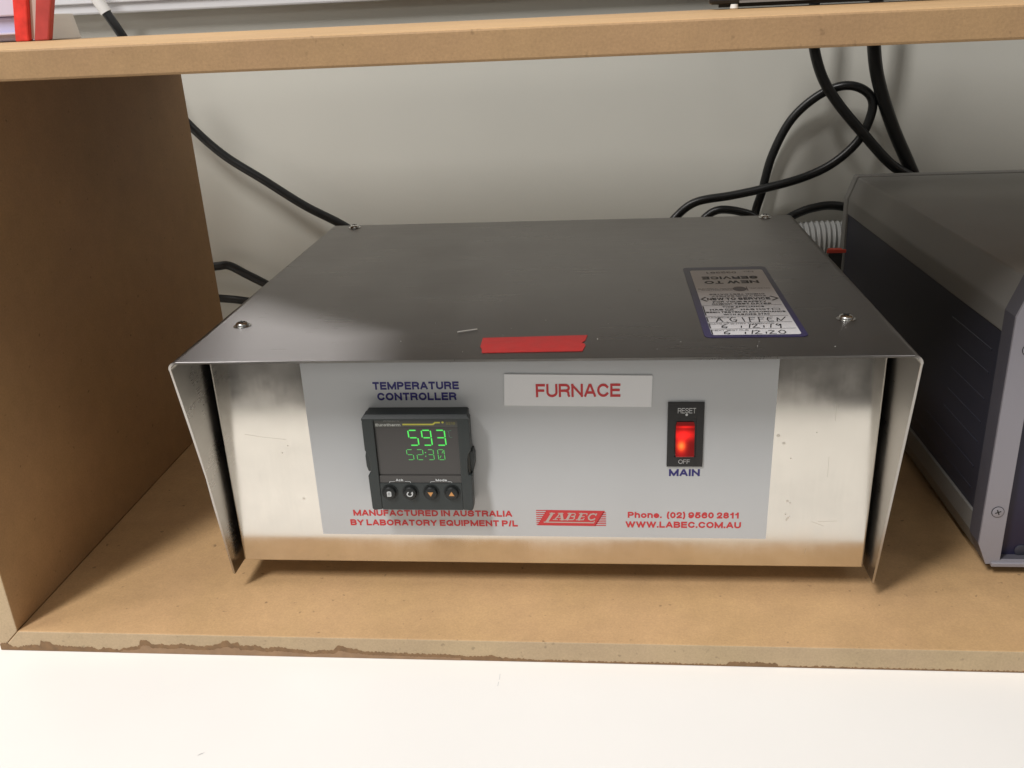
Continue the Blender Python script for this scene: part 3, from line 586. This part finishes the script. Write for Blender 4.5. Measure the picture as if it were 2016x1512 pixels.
text('Eurotherm', 'F', yt, -0.0784, -0.0661, 0.0975, 0.0989, 'ctl_text', ctl, 0.02)
text('INVENSYS', 'F', yt, -0.0742, -0.0665, 0.1001, 0.10065, 'ctl_text', ctl, 0.0)
bm = NB(); ribbon(bm, 'F', yt, [(-0.0648, 0.0984), (-0.0502, 0.0984), (-0.0490, 0.0994), (-0.0470, 0.0994)], 0.0008); disc(bm, 'F', yt, -0.0454, 0.0995, 0.00055)
obj('yellow_line', bm, 'yellow', ctl)
text('3216', 'F', yt, -0.0439, -0.0393, 0.0982, 0.0997, 'olive', ctl, 0.02)
yt = yW-0.00098
text('Ack', 'F', yt, -0.0711, -0.0673, 0.0676, 0.0689, 'ctl_white', ctl, 0.012)
text('Mode', 'F', yt, -0.0511, -0.0454, 0.0676, 0.0689, 'ctl_white', ctl, 0.012)
bm = NB()
for l in ([(-0.0744, 0.0668), (-0.0741, 0.0674), (-0.0716, 0.0675)], [(-0.0665, 0.0675), (-0.0640, 0.0674), (-0.0637, 0.0668)], [(-0.0538, 0.0668), (-0.0535, 0.0674), (-0.0516, 0.0675)], [(-0.0451, 0.0675), (-0.0433, 0.0674), (-0.0430, 0.0668)]): ribbon(bm, 'F', yt, l, 0.00022)
obj('key_brackets', bm, 'ctl_white', ctl)
for k, x in enumerate((-0.0745, -0.0641, -0.0537, -0.0432)):
    bm = NB(); z = 0.0618; lathe(bm, [(0.0041, 0), (0.0041, 0.0003), (0.0033, 0.0003), (0.0033, 0.0013), (0.0029, 0.0018), (0.0018, 0.00195), (0, 0.00195)], (x, yF+0.0002, z), (0, -1, 0), 26)
    bt = obj('push_button', bm, 'ctl_dark', ctl, smooth=True)
    yi = yF-0.00185; bm = NB()
    if k == 0:
        flat(bm, 'F', yi, [(x-0.0011, z-0.0015), (x+0.0007, z-0.0015), (x+0.0011, z-0.0011), (x+0.0011, z+0.0010), (x+0.0006, z+0.0014), (x-0.0006, z+0.0014), (x-0.0011, z+0.0009)])
        bm2 = NB()
        for q in (0.0006, 0, -0.0006): ribbon(bm2, 'F', yi-0.00005, [(x-0.0006, z+q), (x+0.0006, z+q)], 0.00022)
    elif k == 1:
        ribbon(bm, 'F', yi, [(x+0.0013*math.cos(a), z-0.0001+0.0012*math.sin(a)) for a in [math.radians(120+i*20) for i in range(15)]], 0.00055)
        flat(bm, 'F', yi-0.00002, [(x+0.0006, z+0.0003), (x+0.0018, z+0.0003), (x+0.0014, z+0.0014)])
    elif k == 2: flat(bm, 'F', yi, [(x-0.0014, z+0.0010), (x+0.0014, z+0.0010), (x, z-0.0014)])
    else: flat(bm, 'F', yi, [(x-0.0014, z-0.0010), (x+0.0014, z-0.0010), (x, z+0.0014)])
    obj('key_symbol', bm, 'ctl_white' if k < 2 else 'orange', ctl)
    if k == 0: obj('key_symbol', bm2, 'ctl_dark', ctl)

# ---- lit rocker switch
bm = NB(); SX0, SX1, SZ0, SZ1 = 0.0621, 0.0793, 0.0712, 0.1053; ysw = y0-0.0009
hx0, hx1, hz0, hz1 = 0.0655, 0.0758, 0.0764, 0.0972
box(bm, SX0, SX1, ysw, y0-0.00002, hz1, SZ1); box(bm, SX0, SX1, ysw, y0-0.00002, SZ0, hz0)
box(bm, SX0, hx0, ysw, y0-0.00002, hz0, hz1); box(bm, hx1, SX1, ysw, y0-0.00002, hz0, hz1)
box(bm, hx0, hx1, y0-0.0004, y0-0.0001, hz0, hz1)
sw = obj('rocker_switch', bm, 'sw_black', fur)
bm = NB(); prism(bm, [(y0-0.0005, hz0+0.0008), (ysw-0.0030, hz0+0.0014), (ysw-0.0010, (hz0+hz1)/2+0.001), (ysw-0.0002, hz1-0.0034), (y0-0.0008, hz1-0.0018)], hx0+0.0006, hx1-0.0008, 'x', 0.0004, 2)
obj('rocker', bm, 'rocker', sw, smooth=False, label='glowing red translucent rocker')
text('RESET', 'F', ysw-0.00006, 0.0668, 0.0753, 0.0998, 0.1025, 'ctl_white', sw, 0.0)
text('OFF', 'F', ysw-0.00006, 0.0677, 0.0733, 0.0728, 0.0751, 'ctl_white', sw, 0.0)
bm = NB(); disc(bm, 'F', ysw-0.00006, 0.0710, 0.0990, 0.00062); obj('white_dot', bm, 'ctl_white', sw)

# ---- inspection sticker on the cover top
zt = ZT
def rr(x0, x1, y0_, y1, r, n=4):
    P = []
    for cx, cy, a0 in ((x1-r, y1-r, 0), (x0+r, y1-r, 90), (x0+r, y0_+r, 180), (x1-r, y0_+r, 270)):
        for k in range(n+1):
            a = math.radians(a0+90*k/n); P.append((cx+r*math.cos(a), cy+r*math.sin(a)))
    return P
bm = NB(); prism(bm, rr(0.0772, 0.1230, 0.0245, 0.1430, 0.003), zt+0.00004, zt+0.00022, 'z'); tagp = obj('inspection_sticker', bm, 'navy', fur, label='navy bordered white service sticker on the cover top')
bm = NB(); flat(bm, 'T', zt+0.00028, rr(0.0806, 0.1203, 0.0275, 0.1366, 0.0015)); obj('sticker_field', bm, 'paper', tagp)
d = zt+0.00034
def tt(s, x0, x1, ya, yb, bold=0.01, m='black_ink', flip=False): text(s, 'T', d, x0, x1, ya, yb, m, tagp, bold, flip=flip)
tt('032391', 0.0893, 0.1055, 0.1295, 0.1330, 0.005, 'grey_ink', True); tt('No.', 0.1090, 0.1150, 0.1310, 0.1335, 0.0, 'grey_ink', True)
tt('SERVICE', 0.0858, 0.1157, 0.1180, 0.1234, 0.04, flip=True); tt('NEW TO', 0.0862, 0.1150, 0.1094, 0.1148, 0.04, flip=True)
tt('ELECTRICAL TESTING', 0.0817, 0.1000, 0.0990, 0.1010, 0.0, 'grey_ink'); tt('AUSTRALASIA', 0.0830, 0.0990, 0.0968, 0.0984, 0.0, 'grey_ink'); tt('TEST AND TAG', 0.1080, 0.1185, 0.0990, 0.1010, 0.0, 'grey_ink')
bm = NB(); disc(bm, 'T', d, 0.1030, 0.0993, 0.0036, 0.0042, 20); ribbon(bm, 'T', d, [(0.1068, 0.096), (0.1068, 0.103)], 0.0005); obj('round_mark', bm, 'grey_ink', tagp)
tt('CHECK TEST DATES', 0.0862, 0.1141, 0.0887, 0.0910, 0.01, 'grey_ink', True); tt('FOR YOUR SAFETY', 0.0870, 0.1141, 0.0855, 0.0878, 0.01, 'grey_ink', True)
tt('NEW TO SERVICE', 0.0842, 0.1156, 0.0800, 0.0840, 0.03)
bm = NB(); ribbon(bm, 'T', d, [(0.0838, 0.0852), (0.0814, 0.0820), (0.0838, 0.0786)], 0.0010); ribbon(bm, 'T', d, [(0.1163, 0.0855), (0.1194, 0.0820), (0.1163, 0.0786)], 0.0010)
# form lines
for yy in (0.0712, 0.0543, 0.0448, 0.0356): ribbon(bm, 'T', d, [(0.0808, yy), (0.1192, yy)], 0.00035)
for ya, yb in ((0.0700, 0.0558), (0.0530, 0.0462), (0.0436, 0.0368), (0.0344, 0.0284)): ribbon(bm, 'T', d, [(0.0810, ya), (0.0810, yb)], 0.0006)
for x0 in (0.0914, 0.1137): ribbon(bm, 'T', d, [(x0, 0.0630), (x0+0.0034, 0.0630), (x0+0.0034, 0.0656), (x0, 0.0656), (x0, 0.0630)], 0.0004)
ribbon(bm, 'T', d, [(0.0920, 0.0645), (0.0930, 0.0634), (0.0948, 0.0655), (0.0975, 0.0672)], 0.0005)
obj('form_lines', bm, 'black_ink', tagp)
tt('FOR YOUR SAFETY', 0.0866, 0.1130, 0.0758, 0.0781, 0.02); tt('CHECK TEST DATES', 0.0858, 0.1148, 0.0724, 0.0747, 0.02)
tt('THIS APPLIANCE', 0.0903, 0.1105, 0.0677, 0.0697, 0.01); tt('HAS', 0.0838, 0.0902, 0.0632, 0.0655, 0.02); tt('HAS NOT', 0.0986, 0.1126, 0.0632, 0.0655, 0.02)
tt('BEEN TESTED IN ACCORDANCE', 0.0816, 0.1192, 0.0593, 0.0615, 0.01); tt('WITH AS/NZS 3760', 0.0893, 0.1112, 0.0557, 0.0579, 0.01)
tt('TAGGED BY', 0.0814, 0.0930, 0.0513, 0.0530, 0.0); tt('DATE OF ENTRY TO SERVICE', 0.0814, 0.1110, 0.0419, 0.0436, 0.0); tt('NEXT TEST DUE', 0.0814, 0.0978, 0.0327, 0.0345, 0.0)
bm = NB()
HW = {'A': [[(0, 0), (.5, 1), (.8, 0)], [(.2, .4), (.75, .45)]], '.': [[(.3, -.05), (.5, -.25)]], 'G': [[(.9, .9), (.4, 1), (.05, .6), (.2, .1), (.7, 0), (.9, .45), (.5, .45)]], 'I': [[(.4, 1), (.5, 0)]],
      'F': [[(.3, 1), (.15, -.1)], [(.2, 1), (1, .95)], [(.2, .5), (.8, .55)]], 'E': [[(.9, 1), (.3, .9), (.1, .4), (.2, 0), (.8, .05)], [(.2, .5), (.7, .55)]], 'N': [[(0, 0), (.2, .8), (.5, .1), (1.3, 1)]],
      '6': [[(.8, 1), (.2, .6), (.1, .15), (.6, 0), (.8, .3), (.2, .4)]], '/': [[(.40, .55), (.30, .05)]], '1': [[(.6, 1), (.3, 0)]], '2': [[(.1, .8), (.5, 1), (.8, .8), (.1, .05), (.9, 0)]],
      '9': [[(.8, .8), (.4, 1), (.2, .7), (.5, .5), (.85, .9), (.6, -.2)]], '0': [[(.5, 1), (.1, .6), (.2, .1), (.6, 0), (.95, .4), (.8, .9), (.5, 1)]]}
def hand(s, xs, ya, h, w):
    for c, x in zip(s, xs):
        for st in HW[c]: ribbon(bm, 'T', d+0.00005, [(x+p[0]*w, ya+p[1]*h) for p in st], 0.00055)
hand('A.GIFFEN', (0.0848, 0.0884, 0.0912, 0.0960, 0.0997, 0.1040, 0.1082, 0.1128), 0.0458, 0.0062, 0.0036)
hand('6/12/19', (0.0860, 0.0940, 0.0976, 0.1000, 0.1042, 0.1072, 0.1106), 0.0368, 0.0052, 0.0034)
hand('6/12/20', (0.0860, 0.0945, 0.0974, 0.0996, 0.1038, 0.1060, 0.1104), 0.0282, 0.0048, 0.0036)
obj('handwriting', bm, 'black_ink', tagp)

# ------------------------------------------------------------------ instrument at the right
ins = thing('lab_instrument', 'grey bench instrument with chamfered taupe cover and dark ribbed side, right of the furnace box', 'instrument', (0.2225, 0.05, 0.0062))
def ring(pts_out, pts_in, y0_, y1_):
    bm = NB(); n = len(pts_out)
    V = [[bm.verts.new((p[0], y, p[1])) for p in P] for P in (pts_out, pts_in) for y in (y0_, y1_)]
    of, ob, jf, jb = V
    for i in range(n):
        j = (i+1) % n
        bm.faces.new((of[i], of[j], jf[j], jf[i])); bm.faces.new((ob[i], jb[i], jb[j], ob[j])); bm.faces.new((of[i], ob[i], ob[j], of[j])); bm.faces.new((jf[i], jf[j], jb[j], jb[i]))
    return bm
XR = 0.52
def outl(g, zt_=0.0): # bezel outline grown by g
    return [(0.2225-g, 0.0176), (0.2225-g, 0.1390), (0.2285-g*0.8, 0.1562+g+zt_), (XR-0.007+g, 0.1562+g+zt_), (XR+g, 0.139), (XR+g, 0.0176), (XR-0.005, 0.0062-g), (0.2273-g*0.3, 0.0062-g)]
inn = [(0.2340, 0.0084), (0.2345, 0.080), (0.2335, 0.1475), (0.2360, 0.150), (XR-0.014, 0.150), (XR-0.0115, 0.1475), (XR-0.0115, 0.080), (XR-0.0115, 0.0084)]
o = obj('front_bezel', ring(outl(0), [inn[0], inn[2], inn[3], inn[4], inn[5], inn[6], inn[7], (0.2342, 0.0083)], 0.0500, 0.0514), 'inst_bezel', ins)
obj('shaded_bezel_ring', ring(outl(-0.0002), [inn[0], inn[2], inn[3], inn[4], inn[5], inn[6], inn[7], (0.2342, 0.0083)], 0.0515, 0.0635), 'inst_ring', ins)  # side band split off to carry the painted shade of the bezel
bm = NB(); box(bm, 0.2300, XR-0.008, 0.0560, 0.0620, 0.0080, 0.1520); fp = obj('front_panel', bm, 'inst_front', ins)
bm = NB(); box(bm, 0.2298, XR-0.008, 0.0485, 0.0530, 0.0052, 0.0074, 0.0003, 1); obj('bottom_lip', bm, 'inst_bezel', ins)
def flathead(x, z, m='inst_bezel', parent=o):
    bm = NB(); lathe(bm, [(0.0028, 0), (0.0028, 0.0003), (0.0025, 0.0004), (0, 0.0004)], (x, 0.0499, z), (0, -1, 0), 24); s = obj('screw', bm, m, parent, smooth=True)
    bm = NB(); lathe(bm, [(0.0031, -0.00005), (0.0031, 0.0001), (0.0027, 0.0001)], (x, 0.0499, z), (0, -1, 0), 24)
    for a in (0.4, 0.4+math.pi/2): ribbon(bm, 'F', 0.04945, [(x-0.0013*math.cos(a), z-0.0013*math.sin(a)), (x+0.0013*math.cos(a), z+0.0013*math.sin(a))], 0.0006)
    obj('screw_recess', bm, 'dark_slot', parent)
flathead(0.2290, 0.0366); flathead(0.2305, 0.1230)
bm = NB(); lathe(bm, [(0.0031, 0), (0.0031, 0.0006), (0.0026, 0.0009), (0, 0.0009)], (0.2462, 0.0560, 0.0110), (0, -1, 0), 24); obj('screw', bm, 'inst_side', fp, smooth=True)
# body behind the bezel
Y0, Y1 = 0.0636, 0.3600
bm = NB(); prism(bm, [(0.2233, 0.127), (0.2233, 0.1388), (0.2292, 0.1555), (XR-0.0077, 0.1555), (XR-0.0008, 0.1388), (XR-0.0008, 0.127)], Y0, Y1, 'y', 0.0012, 3); obj('upper_cover', bm, 'inst_cover', ins, smooth=True)
bm = NB(); prism(bm, [(0.2233, 0.0290), (0.2233, 0.0180), (0.2276, 0.0066), (XR-0.005, 0.0066), (XR-0.0008, 0.0180), (XR-0.0008, 0.0290)], Y0, Y1, 'y', 0.0004, 1); obj('lower_shell', bm, 'inst_cover', ins)
bm = NB(); box(bm, 0.2245, XR-0.002, Y0, Y1, 0.0292, 0.1266); sp_ = obj('side_panel', bm, 'inst_side', ins)
for z, ya in ((0.1145, 0.129), (0.1022, 0.118), (0.0878, 0.121), (0.0750, 0.122), (0.0638, 0.124), (0.0498, 0.150), (0.0378, 0.165)):
    bm = NB(); prism(bm, [(0.2246, z-0.0008), (0.22425, z-0.0003), (0.22425, z+0.0003), (0.2246, z+0.0008)], 0.0745, ya, 'y'); obj('rib', bm, 'inst_side', sp_)
bm = NB(); prism(bm, outl(0.0), Y1+0.0002, 0.3700, 'y', 0.0006, 1); obj('rear_bezel', bm, 'inst_cover', ins)
for x in (0.26, 0.48):
    bm = NB(); lathe(bm, [(0, 0), (0.008, 0), (0.009, 0.001), (0.009, 0.006), (0, 0.006)], (x, 0.085, 0.0003)); obj('foot', bm, 'rubber', ins, smooth=True)
ins.rotation_euler = (math.radians(-1.0), 0, 0)

# ------------------------------------------------------------------ cables behind the box
def cable(name, pts, r, label, m='cable', n=14):
    bm = NB(); tube(bm, pts, r, n); return tag(obj(name, bm, m, None, origin=pts[len(pts)//2], smooth=True), label, 'cable')
# cable with white sleeve, hangs down between the upper board and the wall, behind the left side panel
pts = [(-0.3850, 0.376, 0.352), (-0.3610, 0.378, 0.302), (-0.3478, 0.380, 0.2753), (-0.333, 0.388, 0.236), (-0.3141, 0.400, 0.2031), (-0.2883, 0.400, 0.1771), (-0.2559, 0.400, 0.1547), (-0.2231, 0.400, 0.1320), (-0.1851, 0.400, 0.1100), (-0.150, 0.396, 0.080), (-0.135, 0.36, 0.045)]
lead = thing('sleeved_cable', 'black cable with white sleeve at its top, sloping down behind the left side panel', 'cable', (-0.3141, 0.400, 0.2031))
bm = NB(); tube(bm, pts, 0.0037); obj('jacket', bm, 'cable', lead, smooth=True)
bm = NB(); tube(bm, [(-0.3850, 0.376, 0.352), (-0.3700, 0.377, 0.321), (-0.3610, 0.378, 0.302), (-0.3562, 0.3785, 0.2925)], 0.0046); obj('white_sleeve', bm, 'sleeve', lead, smooth=True)
cable('short_cable', [(-0.340, 0.392, 0.060), (-0.318, 0.396, 0.078), (-0.3070, 0.398, 0.0808), (-0.2985, 0.400, 0.0800), (-0.2848, 0.400, 0.0721), (-0.2718, 0.400, 0.0648), (-0.24, 0.398, 0.047), (-0.20, 0.38, 0.030)], 0.0038, 'black cable arching from behind the side panel, upper of two left of the box')
cable('short_cable', [(-0.345, 0.396, 0.054), (-0.3098, 0.400, 0.0498), (-0.2911, 0.400, 0.0475), (-0.26, 0.40, 0.041), (-0.21, 0.39, 0.02)], 0.0036, 'short straight black cable low behind the box, beneath the arching one')
cable('thin_hanging_cable', [(0.187, 0.372, 0.31), (0.1895, 0.376, 0.262), (0.1935, 0.385, 0.2433), (0.2025, 0.388, 0.2210), (0.2162, 0.388, 0.2015), (0.2375, 0.388, 0.1780), (0.2600, 0.388, 0.1550), (0.2815, 0.388, 0.1410), (0.31, 0.388, 0.115)], 0.0040, 'thinner black cable hanging from behind the upper board and crossing through the loop')
cable('thick_hanging_cable', [(0.232, 0.372, 0.31), (0.2335, 0.376, 0.262), (0.2375, 0.386, 0.2433), (0.2450, 0.392, 0.2180), (0.2600, 0.394, 0.1830), (0.2815, 0.394, 0.1420), (0.300, 0.394, 0.10)], 0.0050, 'thicker black cable hanging from behind the upper board to the right of the loop')
cable('looped_cable', [(0.080, 0.37, 0.085), (0.0860, 0.392, 0.104), (0.0937, 0.400, 0.1140), (0.1101, 0.400, 0.1264), (0.1389, 0.400, 0.1311), (0.1633, 0.4, 0.1358), (0.1952, 0.4, 0.1440), (0.2183, 0.398, 0.1556), (0.2355, 0.396, 0.1730), (0.2432, 0.396, 0.1923), (0.2425, 0.397, 0.2050), (0.2326, 0.398, 0.2130), (0.2190, 0.400, 0.2143), (0.2021, 0.405, 0.2065), (0.1840, 0.408, 0.1885), (0.1712, 0.409, 0.1605), (0.1650, 0.409, 0.1320), (0.1600, 0.408, 0.1120), (0.155, 0.40, 0.07)], 0.0035, 'black cable bent into a large open loop against the wall')
cable('arched_cable', [(0.112, 0.37, 0.09), (0.1150, 0.395, 0.108), (0.1208, 0.400, 0.1155), (0.1311, 0.4, 0.1196), (0.1478, 0.4, 0.1172), (0.1605, 0.4, 0.1110), (0.170, 0.39, 0.095)], 0.0034, 'low black cable hump just above the rear edge of the steel cover')
cable('glossy_cable', [(0.174, 0.37, 0.095), (0.1815, 0.392, 0.108), (0.1893, 0.400, 0.1129), (0.2052, 0.4, 0.1190), (0.2254, 0.4, 0.1203), (0.26, 0.395, 0.112)], 0.0036, 'black cable arching from the steel box to the back of the grey instrument')
# corrugated hose
bm = NB(); tube(bm, [(0.11, 0.395, 0.060), (0.150, 0.400, 0.082), (0.2050, 0.400, 0.0915), (0.26, 0.400, 0.088), (0.33, 0.400, 0.08)], 0.016, 24, 130, rf=lambda t: 0.0158+0.0009*math.sin(t*2*math.pi*54))
tag(obj('corrugated_hose', bm, 'hose', None, origin=(0.205, 0.400, 0.0915), smooth=True), 'white corrugated plastic hose between the steel box and the grey instrument', 'hose')
bm = NB(); box(bm, 0.1935, 0.2070, 0.293, 0.2945, 0.1085, 0.1110, 0.0003, 1); box(bm, 0.1955, 0.2050, 0.2945, 0.300, 0.0005, 0.1105)
o = obj('red_tipped_post', bm, 'sw_black', None, origin=(0.20, 0.2965, 0.0005)); tag(o, 'narrow black upright with a red tip in the gap beside the hose', 'marker post')
o.data.materials.append(MT['redmark'])
for p in o.data.polygons:
    if p.center.z > 0.104: p.material_index = 1

# ------------------------------------------------------------------ things on and above the upper shelf
ZS = ZU+TT
tr = thing('cable_trunking', 'white plastic cable trunking running along the wall above the upper board', 'trunking', (0, 0.405, 0.29))
bm = NB(); box(bm, -1.2, 1.2, 0.404, 0.4198, 0.2921, 0.350, 0.0015, 2); obj('channel', bm, 'trunk', tr)
bm = NB(); box(bm, -1.2, 1.2, 0.4015, 0.4038, 0.300, 0.342, 0.0008, 2); obj('lid', bm, 'trunk', tr)
tub = thing('plastic_tub', 'lilac translucent plastic tub at the left end of the upper board', 'tub', (-0.42, 0.27, ZS))
bm = NB(); prism(bm, [(-0.52, ZS+0.0003), (-0.3345, ZS+0.0003), (-0.3375, ZS+0.0155), (-0.52, ZS+0.0155)], 0.250, 0.290, 'y', 0.0012, 2); obj('tub_base', bm, 'tub', tub, smooth=True)
bm = NB(); prism(bm, [(-0.52, ZS+0.0158), (-0.350, ZS+0.0158), (-0.344, ZS+0.050), (-0.52, ZS+0.050)], 0.246, 0.2915, 'y', 0.001, 2); obj('tub_wall', bm, 'tub2', tub, smooth=True)
bm = NB(); box(bm, -0.522, -0.349, 0.2445, 0.2925, ZS+0.0045, ZS+0.0060, 0.0004, 1); obj('tub_rim', bm, 'tub2', tub, smooth=True)
bm = NB(); prism(bm, [(-0.3340, ZS+0.0003), (-0.3322, ZS+0.0003), (-0.3350, ZS+0.0165), (-0.3372, ZS+0.0165)], 0.252, 0.290, 'y', 0.0004, 1); obj('tub_edge', bm, 'sleeve', tub)
clip = thing('red_tongs', 'red plastic tongs with two flat legs standing upright on the upper board', 'tongs', (-0.336, 0.238, ZS))
bm = NB(); prism(bm, [(-0.3472, ZS+0.0002), (-0.3376, ZS+0.0002), (-0.3332, ZS+0.025), (-0.3290, ZS+0.050), (-0.3380, ZS+0.056), (-0.3428, ZS+0.025)], 0.234, 0.2395, 'y', 0.001, 2)
obj('leg', bm, 'clip', clip, smooth=True)
bm = NB(); prism(bm, [(-0.3347, ZS+0.0002), (-0.3247, ZS+0.0002), (-0.3168, ZS+0.025), (-0.3120, ZS+0.056), (-0.3240, ZS+0.052), (-0.3276, ZS+0.025)], 0.235, 0.2405, 'y', 0.001, 2)
obj('leg', bm, 'clip2', clip, smooth=True, label='duller red leg')
bm = NB(); prism(bm, [(-0.3374, ZS+0.0015), (-0.3350, ZS+0.0015), (-0.3279, ZS+0.025), (-0.3245, ZS+0.050), (-0.3285, ZS+0.050), (-0.3329, ZS+0.025)], 0.2375, 0.2410, 'y'); obj('spacer', bm, 'pale', clip)
bc = thing('black_equipment_case', 'black equipment case with silver strip standing on the upper board', 'equipment case', (0.3, 0.27, ZS))
def rotb(bm, a=math.radians(-8), c=(0.098, 0.248, 0)): bmesh.ops.rotate(bm, verts=bm.verts, cent=c, matrix=Matrix.Rotation(a, 3, 'Z')); return bm
bm = NB(); box(bm, 0.098, 0.56, 0.248, 0.300, ZS+0.0030, ZS+0.065, 0.002, 2); obj('case', rotb(bm), 'black_case', bc, smooth=True)
bm = NB(); box(bm, 0.1165, 0.160, 0.2468, 0.2479, ZS+0.0034, ZS+0.0048); obj('silver_strip', rotb(bm), 'silver', bc)
bm = NB(); box(bm, 0.104, 0.56, 0.253, 0.298, ZS+0.0012, ZS+0.0030); obj('base_plate', rotb(bm), 'rubber', bc)
for x, mm in ((0.1135, 'sleeve'), (0.30, 'rubber'), (0.50, 'rubber')):
    bm = NB(); lathe(bm, [(0, 0), (0.0022, 0), (0.0026, 0.0005), (0.0022, 0.0028), (0, 0.0028)], (x, 0.2500, ZS+0.0001), n=14); obj('foot', rotb(bm), mm, bc, smooth=True)
